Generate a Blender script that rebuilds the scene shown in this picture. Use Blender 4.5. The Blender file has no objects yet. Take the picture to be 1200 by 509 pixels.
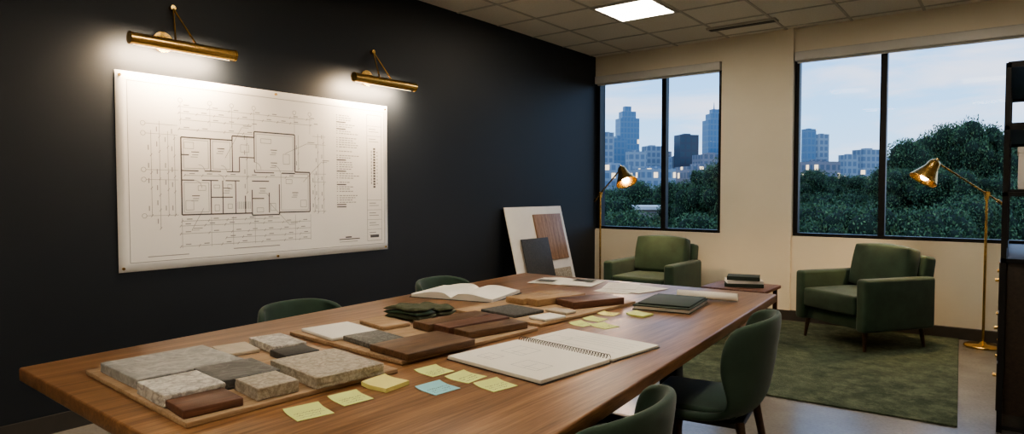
import bpy, bmesh, math, random
from mathutils import Vector, Matrix, Euler
random.seed(7)
C = bpy.context.scene.collection
rad = math.radians

# ------------------------------------------------------------------ materials
def nmat(name):
    m = bpy.data.materials.new(name); m.use_nodes = True
    nt = m.node_tree; b = nt.nodes['Principled BSDF']
    return m, nt, b
def N(nt, t, **k):
    n = nt.nodes.new(t)
    for a, v in k.items():
        if a in n.inputs.keys(): n.inputs[a].default_value = v
        else: setattr(n, a, v)
    return n
def coords(nt, scale=(1,1,1), rot=(0,0,0), kind='Object'):
    tc = nt.nodes.new('ShaderNodeTexCoord'); mp = nt.nodes.new('ShaderNodeMapping')
    mp.inputs['Scale'].default_value = scale; mp.inputs['Rotation'].default_value = rot
    nt.links.new(tc.outputs[kind], mp.inputs['Vector']); return mp.outputs['Vector']
def ramp(nt, fac, stops):
    r = nt.nodes.new('ShaderNodeValToRGB'); e = r.color_ramp.elements
    while len(e) < len(stops): e.new(0.5)
    for i, (p, c) in enumerate(stops):
        e[i].position = p; e[i].color = (c[0], c[1], c[2], 1)
    nt.links.new(fac, r.inputs['Fac']); return r.outputs['Color']
def bump(nt, b, h, s=0.2, d=0.01):
    n = nt.nodes.new('ShaderNodeBump'); n.inputs['Strength'].default_value = s; n.inputs['Distance'].default_value = d
    nt.links.new(h, n.inputs['Height']); nt.links.new(n.outputs['Normal'], b.inputs['Normal'])
def plain(name, col, rough=0.6, metal=0.0, var=0.12, scale=8.0, bmp=0.0, bscale=120.0, sheen=0.0, spec=0.5):
    m, nt, b = nmat(name)
    v = coords(nt)
    n = N(nt, 'ShaderNodeTexNoise', Scale=scale, Detail=4.0); nt.links.new(v, n.inputs['Vector'])
    lo = [c*(1-var) for c in col]; hi = [min(1, c*(1+var)) for c in col]
    nt.links.new(ramp(nt, n.outputs['Fac'], [(0.3, lo), (0.7, hi)]), b.inputs['Base Color'])
    b.inputs['Roughness'].default_value = rough; b.inputs['Metallic'].default_value = metal
    b.inputs['Specular IOR Level'].default_value = spec
    if sheen: b.inputs['Sheen Weight'].default_value = sheen; b.inputs['Sheen Roughness'].default_value = 0.4
    if bmp:
        n2 = N(nt, 'ShaderNodeTexNoise', Scale=bscale, Detail=3.0); nt.links.new(v, n2.inputs['Vector'])
        bump(nt, b, n2.outputs['Fac'], bmp, 0.004)
    return m
def wood(name, dark, light, scale=(14, 1.0, 14), rough=0.4, plank=0.0):
    m, nt, b = nmat(name)
    v = coords(nt, scale)
    n = N(nt, 'ShaderNodeTexNoise', Scale=2.2, Detail=9.0, Roughness=0.65, Distortion=0.6); nt.links.new(v, n.inputs['Vector'])
    mid = [(a+c)/2 for a, c in zip(dark, light)]
    col = ramp(nt, n.outputs['Fac'], [(0.30, dark), (0.5, mid), (0.70, light)])
    v2 = coords(nt, (scale[0]*6, scale[1]*3, scale[2]*6))
    n2 = N(nt, 'ShaderNodeTexNoise', Scale=3.0, Detail=4.0); nt.links.new(v2, n2.inputs['Vector'])
    mx = nt.nodes.new('ShaderNodeMix'); mx.data_type = 'RGBA'; mx.blend_type = 'MULTIPLY'; mx.inputs[0].default_value = 0.6
    g = ramp(nt, n2.outputs['Fac'], [(0.35, (0.55, 0.5, 0.45)), (0.6, (1, 1, 1))])
    nt.links.new(col, mx.inputs[6]); nt.links.new(g, mx.inputs[7])
    out = mx.outputs[2]
    if plank:
        tc = nt.nodes.new('ShaderNodeTexCoord'); sp = nt.nodes.new('ShaderNodeSeparateXYZ')
        nt.links.new(tc.outputs['Object'], sp.inputs[0])
        mu = N(nt, 'ShaderNodeMath', operation='DIVIDE'); nt.links.new(sp.outputs['X'], mu.inputs[0]); mu.inputs[1].default_value = plank
        fl = N(nt, 'ShaderNodeMath', operation='FLOOR'); nt.links.new(mu.outputs[0], fl.inputs[0])
        wn = nt.nodes.new('ShaderNodeTexWhiteNoise'); wn.noise_dimensions = '1D'; nt.links.new(fl.outputs[0], wn.inputs['W'])
        g2 = ramp(nt, wn.outputs['Value'], [(0.0, (0.80, 0.78, 0.76)), (1.0, (1.1, 1.08, 1.05))])
        m2 = nt.nodes.new('ShaderNodeMix'); m2.data_type = 'RGBA'; m2.blend_type = 'MULTIPLY'; m2.inputs[0].default_value = 1.0
        nt.links.new(out, m2.inputs[6]); nt.links.new(g2, m2.inputs[7]); out = m2.outputs[2]
    nt.links.new(out, b.inputs['Base Color'])
    b.inputs['Roughness'].default_value = rough
    bump(nt, b, n2.outputs['Fac'], 0.15, 0.002)
    return m
def stone(name, cols, scale=30, rough=0.5, vein=None, vscale=4, dist=2.0, bmp=0.3, spread=.14):
    m, nt, b = nmat(name)
    v = coords(nt)
    n = N(nt, 'ShaderNodeTexNoise', Scale=scale, Detail=10.0, Roughness=0.75); nt.links.new(v, n.inputs['Vector'])
    k = len(cols)
    col = ramp(nt, n.outputs['Fac'], [(.5-spread+2*spread*i/(k-1), c) for i, c in enumerate(cols)])
    if vein:
        w = N(nt, 'ShaderNodeTexNoise', Scale=vscale, Detail=6.0, Distortion=dist); nt.links.new(v, w.inputs['Vector'])
        f = ramp(nt, w.outputs['Fac'], [(0.46, (0, 0, 0)), (0.5, (.8, .8, .8)), (0.54, (0, 0, 0))])
        mx = nt.nodes.new('ShaderNodeMix'); mx.data_type = 'RGBA'
        nt.links.new(f, mx.inputs[0]); nt.links.new(col, mx.inputs[6]); mx.inputs[7].default_value = (*vein, 1)
        col = mx.outputs[2]
    nt.links.new(col, b.inputs['Base Color']); b.inputs['Roughness'].default_value = rough
    bump(nt, b, n.outputs['Fac'], bmp, 0.003)
    return m
def emis(name, col, s):
    m, nt, b = nmat(name)
    b.inputs['Base Color'].default_value = (*col, 1)
    b.inputs['Emission Color'].default_value = (*col, 1); b.inputs['Emission Strength'].default_value = s
    return m

M = {}
M['navy'] = plain('navy_paint', (0.0120, 0.0165, 0.0240), 0.55, var=0.05, scale=2, bmp=0.1, bscale=250)
M['cream'] = plain('cream_paint', (0.76, 0.70, 0.58), 0.75, var=0.03, scale=2, bmp=0.06, bscale=200)
M['base'] = plain('baseboard_vinyl', (0.05, 0.045, 0.04), 0.5)
M['tile'] = plain('ceiling_tile', (0.78, 0.75, 0.69), 0.9, var=0.06, scale=60, bmp=0.4, bscale=90)
M['tbar'] = plain('ceiling_tbar', (0.5, 0.48, 0.44), 0.5, var=0.02)
M['black'] = plain('black_metal', (0.012, 0.012, 0.013), 0.4, 0.3, var=0.1)
M['brass'] = plain('brushed_brass', (0.66, 0.44, 0.16), 0.27, 1.0, var=0.1, scale=30)
M['green'] = plain('green_velvet', (0.030, 0.060, 0.037), 0.8, var=0.22, scale=9, bmp=0.15, bscale=300, sheen=0.25)
M['greend'] = plain('green_felt', (0.034, 0.066, 0.046), 0.8, var=0.15, scale=10, bmp=0.1, bscale=300, sheen=0.25)
M['legw'] = wood('leg_walnut', (0.03, 0.015, 0.008), (0.09, 0.045, 0.022))
M['table'] = wood('table_walnut', (0.125, 0.056, 0.023), (0.43, 0.240, 0.118), (11, 0.6, 11), 0.34, plank=0.225)
M['ply'] = wood('birch_ply', (0.36, 0.24, 0.14), (0.54, 0.39, 0.25), (10, 1, 10), 0.6)
M['oak'] = wood('oak_sample', (0.32, 0.20, 0.11), (0.50, 0.35, 0.20), (20, 2, 20), 0.5)
M['waln'] = wood('walnut_sample', (0.08, 0.042, 0.022), (0.21, 0.12, 0.065), (24, 2, 24), 0.45)
M['cabw'] = wood('dark_cabinet_wood', (0.018, 0.011, 0.008), (0.05, 0.032, 0.02), (24, 2, 24), 0.45)
M['cherry'] = wood('cherry_sample', (0.085, 0.038, 0.026), (0.20, 0.095, 0.06), (24, 2, 24), 0.45)
M['walnl'] = wood('walnut_light_sample', (0.20, 0.11, 0.06), (0.42, 0.26, 0.15), (16, 16, 1.2), 0.45)
M['gran1'] = stone('grey_granite', [(0.19, 0.195, 0.185), (0.29, 0.29, 0.275), (0.42, 0.415, 0.39)], 34, 0.5, (0.44, 0.43, 0.41), 7, 1.5, .2, .2)
M['gran2'] = stone('beige_granite', [(0.20, 0.17, 0.13), (0.42, 0.375, 0.30), (0.60, 0.55, 0.45)], 60, 0.5, (0.26, 0.22, 0.17), 16, 1.0, .25, .18)
M['gran3'] = stone('white_granite', [(0.26, 0.25, 0.23), (0.56, 0.54, 0.49), (0.74, 0.72, 0.66)], 46, 0.5, (0.26, 0.24, 0.22), 9, 2, .25, .17)
M['slate'] = stone('dark_slate', [(0.06, 0.062, 0.062), (0.105, 0.107, 0.104)], 24, 0.5, (0.17, 0.17, 0.165), 7, 2)
M['slate2'] = stone('black_slate', [(0.035, 0.036, 0.036), (0.065, 0.065, 0.062)], 60, 0.6)
M['terr'] = stone('grey_terrazzo', [(0.06, 0.065, 0.06), (0.13, 0.13, 0.12), (0.27, 0.27, 0.25)], 80, 0.5)
M['travt'] = stone('travertine', [(0.42, 0.36, 0.27), (0.55, 0.48, 0.38)], 20, 0.5)
M['paper'] = plain('paper_white', (0.80, 0.77, 0.70), 0.85, var=0.03, scale=3)
M['poster'] = plain('paper_poster', (0.86, 0.85, 0.84), 0.8, var=0.03, scale=1.5, bmp=0.15, bscale=3)
M['ink'] = plain('ink_dark', (0.11, 0.11, 0.12), 0.8)
M['inkl'] = plain('ink_light', (0.36, 0.36, 0.37), 0.8)
M['stky'] = plain('note_yellow', (0.78, 0.72, 0.27), 0.8, var=0.03)
M['stkg'] = plain('note_green', (0.68, 0.76, 0.28), 0.8, var=0.03)
M['stkb'] = plain('note_blue', (0.30, 0.62, 0.68), 0.8, var=0.03)
M['foam'] = plain('foam_board', (0.74, 0.72, 0.69), 0.8, var=0.02)
M['fabd'] = plain('olive_linen', (0.075, 0.085, 0.050), 0.95, var=0.25, scale=40, bmp=0.5, bscale=400)
M['fabg'] = plain('grey_linen', (0.10, 0.10, 0.095), 0.95, var=0.3, scale=90, bmp=0.5, bscale=400)
M['gbook'] = plain('green_bookcloth', (0.03, 0.045, 0.033), 0.7)
M['shade'] = plain('roller_shade', (0.60, 0.59, 0.57), 0.6, var=0.03)
M['bulb'] = emis('bulb_warm', (1.0, 0.66, 0.32), 40)
M['panel'] = emis('led_panel', (1.0, 0.88, 0.71), 27.0)

# concrete floor
m, nt, b = nmat('polished_concrete'); v = coords(nt)
n = N(nt, 'ShaderNodeTexNoise', Scale=1.3, Detail=8.0, Roughness=0.6); nt.links.new(v, n.inputs['Vector'])
n2 = N(nt, 'ShaderNodeTexNoise', Scale=60.0, Detail=4.0); nt.links.new(v, n2.inputs['Vector'])
mx = nt.nodes.new('ShaderNodeMix'); mx.data_type = 'RGBA'; mx.blend_type = 'MULTIPLY'; mx.inputs[0].default_value = 0.35
nt.links.new(ramp(nt, n.outputs['Fac'], [(0.3, (0.17, 0.16, 0.145)), (0.7, (0.28, 0.265, 0.24))]), mx.inputs[6])
nt.links.new(ramp(nt, n2.outputs['Fac'], [(0.35, (0.65, 0.65, 0.65)), (0.6, (1, 1, 1))]), mx.inputs[7])
nt.links.new(mx.outputs[2], b.inputs['Base Color']); b.inputs['Roughness'].default_value = 0.22
M['floor'] = m
# rug
m, nt, b = nmat('rug_wool'); v = coords(nt)
n = N(nt, 'ShaderNodeTexNoise', Scale=7.0, Detail=10.0, Roughness=0.85); nt.links.new(v, n.inputs['Vector'])
n2 = N(nt, 'ShaderNodeTexVoronoi', Scale=5.0); nt.links.new(coords(nt, (1, 1, 1)), n2.inputs['Vector'])
mx = nt.nodes.new('ShaderNodeMix'); mx.data_type = 'RGBA'; mx.inputs[0].default_value = 0.25
nt.links.new(ramp(nt, n.outputs['Fac'], [(0.40, (0.022, 0.042, 0.024)), (0.5, (0.060, 0.088, 0.052)), (0.60, (0.145, 0.17, 0.11))]), mx.inputs[6])
nt.links.new(ramp(nt, n2.outputs['Distance'], [(0.1, (0.03, 0.05, 0.03)), (0.6, (0.12, 0.145, 0.095))]), mx.inputs[7])
nt.links.new(mx.outputs[2], b.inputs['Base Color']); b.inputs['Roughness'].default_value = 0.95
n3 = N(nt, 'ShaderNodeTexNoise', Scale=90.0, Detail=4.0); nt.links.new(v, n3.inputs['Vector']); bump(nt, b, n3.outputs['Fac'], 0.7, 0.015)
M['rug'] = m
# window glass
m = bpy.data.materials.new('window_glass'); m.use_nodes = True; nt = m.node_tree; nt.nodes.clear()
o = nt.nodes.new('ShaderNodeOutputMaterial'); t = nt.nodes.new('ShaderNodeBsdfTransparent'); g = nt.nodes.new('ShaderNodeBsdfGlossy')
g.inputs['Roughness'].default_value = 0.0; t.inputs['Color'].default_value = (0.93, 0.96, 0.97, 1)
mx = nt.nodes.new('ShaderNodeMixShader'); fr = N(nt, 'ShaderNodeFresnel', IOR=1.25)
nt.links.new(fr.outputs[0], mx.inputs[0]); nt.links.new(t.outputs[0], mx.inputs[1]); nt.links.new(g.outputs[0], mx.inputs[2]); nt.links.new(mx.outputs[0], o.inputs[0])
M['glass'] = m

# ------------------------------------------------------------------ builders
def empty(name, loc=(0, 0, 0), rot=(0, 0, 0)):
    e = bpy.data.objects.new(name, None); e.location = loc; e.rotation_euler = rot; e.empty_display_size = 0.1
    C.objects.link(e); return e
def obj(name, bm, mat, parent=None, smooth=False, loc=(0, 0, 0), rot=(0, 0, 0)):
    me = bpy.data.meshes.new(name); bmesh.ops.recalc_face_normals(bm, faces=bm.faces); bm.to_mesh(me); bm.free()
    mats = mat if isinstance(mat, (list, tuple)) else [mat]
    for q in mats: me.materials.append(q)
    if smooth:
        for p in me.polygons: p.use_smooth = True
    o = bpy.data.objects.new(name, me); o.location = loc; o.rotation_euler = rot
    C.objects.link(o)
    if parent: o.parent = parent
    return o
def bevel(o, w, s=3):
    md = o.modifiers.new('bevel', 'BEVEL'); md.width = w; md.segments = s; md.limit_method = 'ANGLE'
    for p in o.data.polygons: p.use_smooth = True
    return o
def bx(bm, lo, hi, mi=0):
    r = bmesh.ops.create_cube(bm, size=1)
    c = [(a+b_)/2 for a, b_ in zip(lo, hi)]; s = [b_-a for a, b_ in zip(lo, hi)]
    for v in r['verts']: v.co = Vector((v.co.x*s[0]+c[0], v.co.y*s[1]+c[1], v.co.z*s[2]+c[2]))
    for f in {f for v in r['verts'] for f in v.link_faces}: f.material_index = mi
def box(name, lo, hi, mat, parent=None, bev=0, seg=3, loc=(0, 0, 0), rot=(0, 0, 0)):
    bm = bmesh.new(); bx(bm, lo, hi); o = obj(name, bm, mat, parent, loc=loc, rot=rot)
    if bev: bevel(o, bev, seg)
    return o
def cyl(bm, p1, p2, r1, r2=None, seg=20, mi=0):
    r2 = r1 if r2 is None else r2
    p1, p2 = Vector(p1), Vector(p2); d = p2-p1
    r = bmesh.ops.create_cone(bm, cap_ends=True, segments=seg, radius1=r1, radius2=r2, depth=d.length)
    q = Vector((0, 0, 1)).rotation_difference(d.normalized()).to_matrix().to_4x4()
    bmesh.ops.transform(bm, matrix=Matrix.Translation((p1+p2)/2) @ q, verts=r['verts'])
    for f in {f for v in r['verts'] for f in v.link_faces}: f.material_index = mi
def rod(name, p1, p2, r, mat, parent=None, r2=None, seg=20):
    bm = bmesh.new(); cyl(bm, p1, p2, r, r2, seg); o = obj(name, bm, mat, parent, True)
    md = o.modifiers.new('e', 'EDGE_SPLIT'); md.split_angle = rad(40); return o
def lathe(name, prof, mat, parent=None, seg=32, loc=(0, 0, 0), rot=(0, 0, 0), thick=0):
    bm = bmesh.new(); rings = []
    for r, z in prof:
        rings.append([bm.verts.new((r*math.cos(2*math.pi*i/seg), r*math.sin(2*math.pi*i/seg), z)) for i in range(seg)])
    for a, b_ in zip(rings, rings[1:]):
        for i in range(seg): bm.faces.new((a[i], a[(i+1) % seg], b_[(i+1) % seg], b_[i]))
    o = obj(name, bm, mat, parent, True, loc, rot)
    if thick:
        md = o.modifiers.new('s', 'SOLIDIFY'); md.thickness = thick
    return o
def rect(pts):
    p = [Vector(q) for q in pts]; c = sum(p, Vector((0, 0)))/4
    ex = ((p[2]-p[1])+(p[3]-p[0]))/2; ey = ((p[1]-p[0])+(p[2]-p[3]))/2
    return c, ex.length, ey.length, math.atan2(ex.y, ex.x)
def slab(name, pts, z0, h, mat, bev=0.003, parent=None, rough=0.0, k=.965):
    """pts in cm with X negated"""
    c, w, d, a = rect([(-x/100, y/100) for x, y in pts])
    if h > .012 and w < .45: w *= k; d *= k
    bm = bmesh.new(); bx(bm, (-w/2, -d/2, 0), (w/2, d/2, h))
    if rough:
        bmesh.ops.subdivide_edges(bm, edges=bm.edges[:], cuts=6, use_grid_fill=True)
        for v in bm.verts:
            if abs(v.co.x) > w/2-1e-4 or abs(v.co.y) > d/2-1e-4:
                kk = 1 - random.random()*rough/max(w, d); v.co.x *= kk; v.co.y *= kk
    o = obj(name, bm, mat, parent, loc=(c.x, c.y, z0), rot=(0, 0, a))
    if bev: bevel(o, bev, 2)
    return o

# ------------------------------------------------------------------ room shell
X0, X1, Y0, Y1, H = -4.17, 1.9, -2.4, 7.14, 3.0
box('floor', (X0-.2, Y0-.2, -.1), (X1+.2, Y1+.25, 0), M['floor'])
box('wall_left', (X0-.2, Y0-.2, 0), (X0, Y1+.25, H), M['navy'])
box('wall_right', (X1, Y0, 0), (X1+.2, Y1+.25, H), M['cream'])
box('wall_front', (X0, Y0-.2, 0), (X1+.2, Y0, H), M['cream'])
bm = bmesh.new()
yb = Y1+.25
bx(bm, (X0, Y1, 0), (X1, yb, .86)); bx(bm, (X0, Y1, 2.76), (X1, yb, H))
bx(bm, (-2.57, Y1-.03, 0), (-1.83, yb, H)); bx(bm, (.98, Y1, .86), (X1, yb, 2.76))
obj('wall_back', bm, M['cream'])
bm = bmesh.new(); bx(bm, (X0-.2, Y0-.2, H), (X1+.2, Y1+.25, H+.1), 0)
gx = -3.1 - .6*1; xs = [gx+.6*i for i in range(0, 10)]
for x in xs:
    if X0 < x < X1: bx(bm, (x-.012, Y0, H-.006), (x+.012, Y1, H+.001), 1)
ys = [5.2+.6*i for i in range(-13, 4)]
for y in ys:
    if Y0 < y < Y1: bx(bm, (X0, y-.012, H-.0065), (X1, y+.012, H+.001), 1)
obj('ceiling', bm, [M['tile'], M['tbar']])
for (x, y) in [(-2.8, 5.5), (-.4, 5.5), (-2.2, 2.5), (-.4, 2.5), (-2.2, -.5), (-.4, -.5)]:  # first panel is in view; the unseen others are added for fill light
    e = empty('ceiling_light_panel', (x, y, H))
    box('diffuser', (-.27, -.27, -.012), (.27, .27, -.002), M['panel'], e)
    bm = bmesh.new()
    for lo, hi in [((-.3, -.3, -.016), (-.265, .3, -.001)), ((.265, -.3, -.016), (.3, .3, -.001)), ((-.265, -.3, -.016), (.265, -.265, -.001)), ((-.265, .265, -.016), (.265, .3, -.001)), ((-.265, -.09, -.015), (.265, -.085, -.011)), ((-.265, .085, -.015), (.265, .09, -.011))]: bx(bm, lo, hi)
    obj('frame', bm, M['tbar'], e)
e = empty('ceiling_air_vent', (-2.2, 6.62, H))
box('housing', (-.34, -.06, -.02), (.34, .06, -.001), M['tbar'], e)
box('slot', (-.32, -.035, -.024), (.32, .035, -.019), M['black'], e)
box('baseboard_back', (X0, Y1-.045, 0), (X1, Y1-.0, .10), M['base'])
box('baseboard_left', (X0, Y0, 0), (X0+.015, Y1-.05, .10), M['base'])
box('baseboard_right', (X1-.015, Y0, 0), (X1, Y1-.05, .10), M['base'])

def window(xa, xb, mull, n):
    e = empty('window_%d' % n, (xa, Y1+.06, .86)); w = xb-xa; h = 1.90; f = .045
    bm = bmesh.new(); f0, f1 = -.03, .05
    bx(bm, (0, f0, 0), (f, f1, h)); bx(bm, (w-f, f0, 0), (w, f1, h)); bx(bm, (f, f0, 0), (w-f, f1, f)); bx(bm, (f, f0, h-f), (w-f, f1, h))
    for mxx in mull: bx(bm, (mxx-xa-.028, f0, f), (mxx-xa+.028, f1, h-f))
    obj('frame', bm, M['black'], e)
    ed = [xa]+mull+[xb]
    for i in range(len(ed)-1):
        a = ed[i]-xa+.03; c = ed[i+1]-xa-.03
        bm = bmesh.new(); vs = [bm.verts.new(p) for p in [(a, .01, f), (c, .01, f), (c, .01, h-f), (a, .01, h-f)]]; bm.faces.new(vs)
        obj('pane_%d' % (i+1), bm, M['glass'], e)
    box('sill_board', (.0, -.06, -.001), (w, -.03, .012), M['cream'], e)
    r = empty('roller_blind', (xa, Y1, 2.66))
    box('cassette', (0.01, -.05, 0), (w-.01, .02, .095), M['shade'], r, .012)
    box('hem_bar', (0.03, -.012, -.02), (w-.03, .0, .0), M['shade'], r, .004)
window(-4.165, -2.575, [-3.27], 1)
window(-1.825, .975, [-1.02, ], 2)

# ------------------------------------------------------------------ table
e = empty('conference_table')
tq = [(-2.565, .70), (-2.765, 3.74), (-1.05, 3.81), (-.80, .66)]
bm = bmesh.new()
lo = [bm.verts.new((x, y, .705)) for x, y in tq]; hi = [bm.verts.new((x, y, .75)) for x, y in tq]
bm.faces.new(lo); bm.faces.new(hi)
for i in range(4): bm.faces.new((lo[i], lo[(i+1) % 4], hi[(i+1) % 4], hi[i]))
bevel(obj('top', bm, M['table'], e), .006)
box('apron', (-2.35, 1.05, .63), (-1.3, 3.45, .706), M['legw'], e, .005)
for i, (y) in enumerate((1.15, 3.3)):
    box('trestle_%d' % (i+1), (-2.3, y-.045, .0), (-2.2, y+.045, .63), M['black'], e, .01)
    box('trestle_%d' % (i+3), (-1.5, y-.045, .0), (-1.4, y+.045, .63), M['black'], e, .01)
    box('foot_rail_%d' % (i+1), (-2.2, y-.03, .0), (-1.5, y+.03, .06), M['black'], e, .01)

T = .7505
slab('sample_board', [(225, 80), (230, 145), (158, 141), (153, 76)], T, .014, M['ply'], .002)
slab('sample_board', [(224, 153), (229, 223), (160, 220), (154, 147)], T, .014, M['ply'], .002)
slab('sample_board', [(206, 229), (211, 307), (158, 303), (153, 226)], T, .014, M['ply'], .002)
B = T+.0145
slab('granite_sample', [(221, 82), (225, 113), (195, 113), (191, 79)], B, .03, M['gran1'], .003, rough=.003)
slab('white_granite_sample', [(189, 79), (193, 95), (173, 94), (169, 77)], B, .034, M['gran3'], .005, rough=.008)
slab('slate_sample', [(192, 96), (195, 114), (174, 112), (172, 93)], B, .03, M['slate'], .004, rough=.005)
slab('travertine_sample', [(222, 117), (223, 129), (208, 126), (207, 114)], B, .014, M['travt'], .003)
slab('marble_sample', [(219, 130), (222, 142), (201, 139), (197, 127)], B, .026, M['gran3'], .004, rough=.006)
slab('dark_tile_sample', [(198, 125), (200, 137), (188, 136), (186, 123)], B, .022, M['slate2'], .003)
slab('beige_granite_sample', [(180, 114), (185, 138), (154, 134), (151, 111)], B, .034, M['gran2'], .006, rough=.008)
slab('small_granite_sample', [(171, 97), (173, 109), (159, 108), (156, 95)], B, .034, M['gran2'], .005, rough=.006)
slab('wood_tile_sample', [(172, 78), (172, 93), (159, 92), (159, 76)], B, .022, M['cherry'], .003)
slab('cream_tile_sample', [(222, 155), (226, 176), (201, 172), (198, 152)], B, .012, M['paper'], .003)
slab('tan_tile_sample', [(218, 179), (219, 193), (200, 189), (198, 176)], B, .016, M['ply'], .003)
slab('terrazzo_sample', [(198, 155), (199, 171), (179, 168), (179, 152)], B, .018, M['terr'], .003)
slab('walnut_plank_sample', [(176, 150), (179, 182), (157, 180), (154, 148)], B, .024, M['waln'], .003)
e = empty('walnut_plank_bundle')
slab('plank_1', [(190, 186), (195, 222), (184, 220), (179, 185)], B, .03, M['waln'], .003, e)
slab('plank_2', [(178, 186), (183, 220), (173, 218), (168, 185)], B, .032, M['cherry'], .003, e)
slab('plank_3', [(167, 186), (172, 218), (162, 215), (157, 185)], B, .028, M['waln'], .003, e)
slab('tweed_swatch', [(196, 231), (195, 252), (172, 248), (173, 229)], B, .014, M['fabg'], .004)
e = empty('oak_sample_stack')
slab('oak_1', [(200, 259), (204, 282), (190, 279), (188, 258)], B, .03, M['oak'], .003, e)
slab('oak_2', [(187, 259), (190, 295), (180, 292), (178, 258)], B, .034, M['oak'], .003, e)
slab('oak_3', [(203, 284), (205, 303), (193, 300), (191, 283)], B, .02, M['oak'], .003, e)
slab('cherry_sample', [(173, 268), (175, 300), (160, 293), (158, 262)], B, .034, M['cherry'], .003)
slab('white_tile_sample', [(167, 231), (168, 246), (158, 242), (157, 231)], B, .012, M['paper'], .003)
slab('beige_tile_sample', [(172, 250), (173, 258), (160, 256), (159, 249)], B, .0125, M['travt'], .003)

def fabric(name, cx, cy, w, d, z, layers, mat, rot):
    e = empty(name, (cx, cy, z), (0, 0, rot))
    for k in range(layers):
        bm = bmesh.new(); nx, ny = 18, 12; t = .017
        for side in (0, 1):
            g = []
            for i in range(nx+1):
                row = []
                for j in range(ny+1):
                    u = i/nx*2-1; v_ = j/ny*2-1
                    edge = (1-abs(u)**6)*(1-abs(v_)**6)
                    zz = k*t + (t*.5 + (t*.62*max(edge, 0)**.4 if side else -t*.45*max(edge, 0)**.4))
                    zz += .004*math.sin(u*5+k*2)*math.cos(v_*3+k)
                    row.append(bm.verts.new((u*w/2*(1-.05*k)+.006*math.sin(v_*4+k), v_*d/2+.008*math.sin(u*3+k), zz)))
                g.append(row)
            for i in range(nx):
                for j in range(ny): bm.faces.new((g[i][j], g[i+1][j], g[i+1][j+1], g[i][j+1]))
        bmesh.ops.remove_doubles(bm, verts=bm.verts, dist=.0004)
        obj('fold_%d' % (k+1), bm, mat[k % len(mat)], e, True, rot=(0, 0, .06*(k-1)))
    return e
fabric('folded_fabric', -2.10, 2.005, .21, .125, B+.006, 3, [M['fabd'], M['green'], M['fabd']], .06)
fabric('folded_fabric', -2.105, 2.145, .21, .115, B+.006, 2, [M['fabd'], M['fabd']], -.02)

# open books -------------------------------------------------------
def strips(name, segs, mat, parent, axis='z', off=0.0):
    """segs: (a0,b0,a1,b1,w) thin quads on plane"""
    bm = bmesh.new()
    for a0, b0, a1, b1, w in segs:
        d = Vector((a1-a0, b1-b0)); L = d.length
        if L < 1e-6: continue
        n_ = Vector((-d.y, d.x))/L*w/2
        ps = [(a0+n_.x, b0+n_.y), (a1+n_.x, b1+n_.y), (a1-n_.x, b1-n_.y), (a0-n_.x, b0-n_.y)]
        if axis == 'z': vs = [bm.verts.new((p[0], p[1], off)) for p in ps]
        else: vs = [bm.verts.new((off, p[0], p[1])) for p in ps]
        bm.faces.new(vs)
    return obj(name, bm, mat, parent)
def pages(name, parent, w, d, th, sgn, mat, arch=.01):
    bm = bmesh.new(); n_ = 12; top = []; bot = []
    for i in range(n_+1):
        u = i/n_; x = sgn*u*w
        z = th*(1-.25*u) + arch*math.sin(math.pi*min(1, u*1.15))*(1-u*.4) - th*.55*(1-min(1, u*6))
        top.append((bm.verts.new((x, -d/2, z)), bm.verts.new((x, d/2, z))))
        bot.append((bm.verts.new((x, -d/2, 0.002)), bm.verts.new((x, d/2, .002))))
    for i in range(n_):
        bm.faces.new((top[i][0], top[i+1][0], top[i+1][1], top[i][1])); bm.faces.new((bot[i][0], bot[i+1][0], bot[i+1][1], bot[i][1]))
        for s in (0, 1): bm.faces.new((top[i][s], top[i+1][s], bot[i+1][s], bot[i][s]))
    bm.faces.new((top[n_][0], top[n_][1], bot[n_][1], bot[n_][0])); bm.faces.new((top[0][0], top[0][1], bot[0][1], bot[0][0]))
    o = obj(name, bm, mat, parent, True); md = o.modifiers.new('e', 'EDGE_SPLIT'); md.split_angle = rad(35); return o
e = empty('open_book', (-2.405, 2.72, T), (0, 0, rad(14)))
box('cover', (-.255, -.185, 0), (.255, .185, .004), M['fabg'], e, .001)
pages('pages_left', e, .245, .36, .026, -1, M['paper'], .018); pages('pages_right', e, .245, .36, .026, 1, M['paper'], .018)
e = empty('open_magazine', (-2.25, 3.50, T), (0, 0, rad(12)))
pages('pages_left', e, .21, .28, .005, -1, M['paper'], .006); pages('pages_right', e, .21, .28, .005, 1, M['paper'], .006)
strips('printed_photo', [(.04, 0.05, .17, .05, .1), (-.17, -.06, -.05, -.06, .09)], M['fabg'], e, off=.0128)
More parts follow.
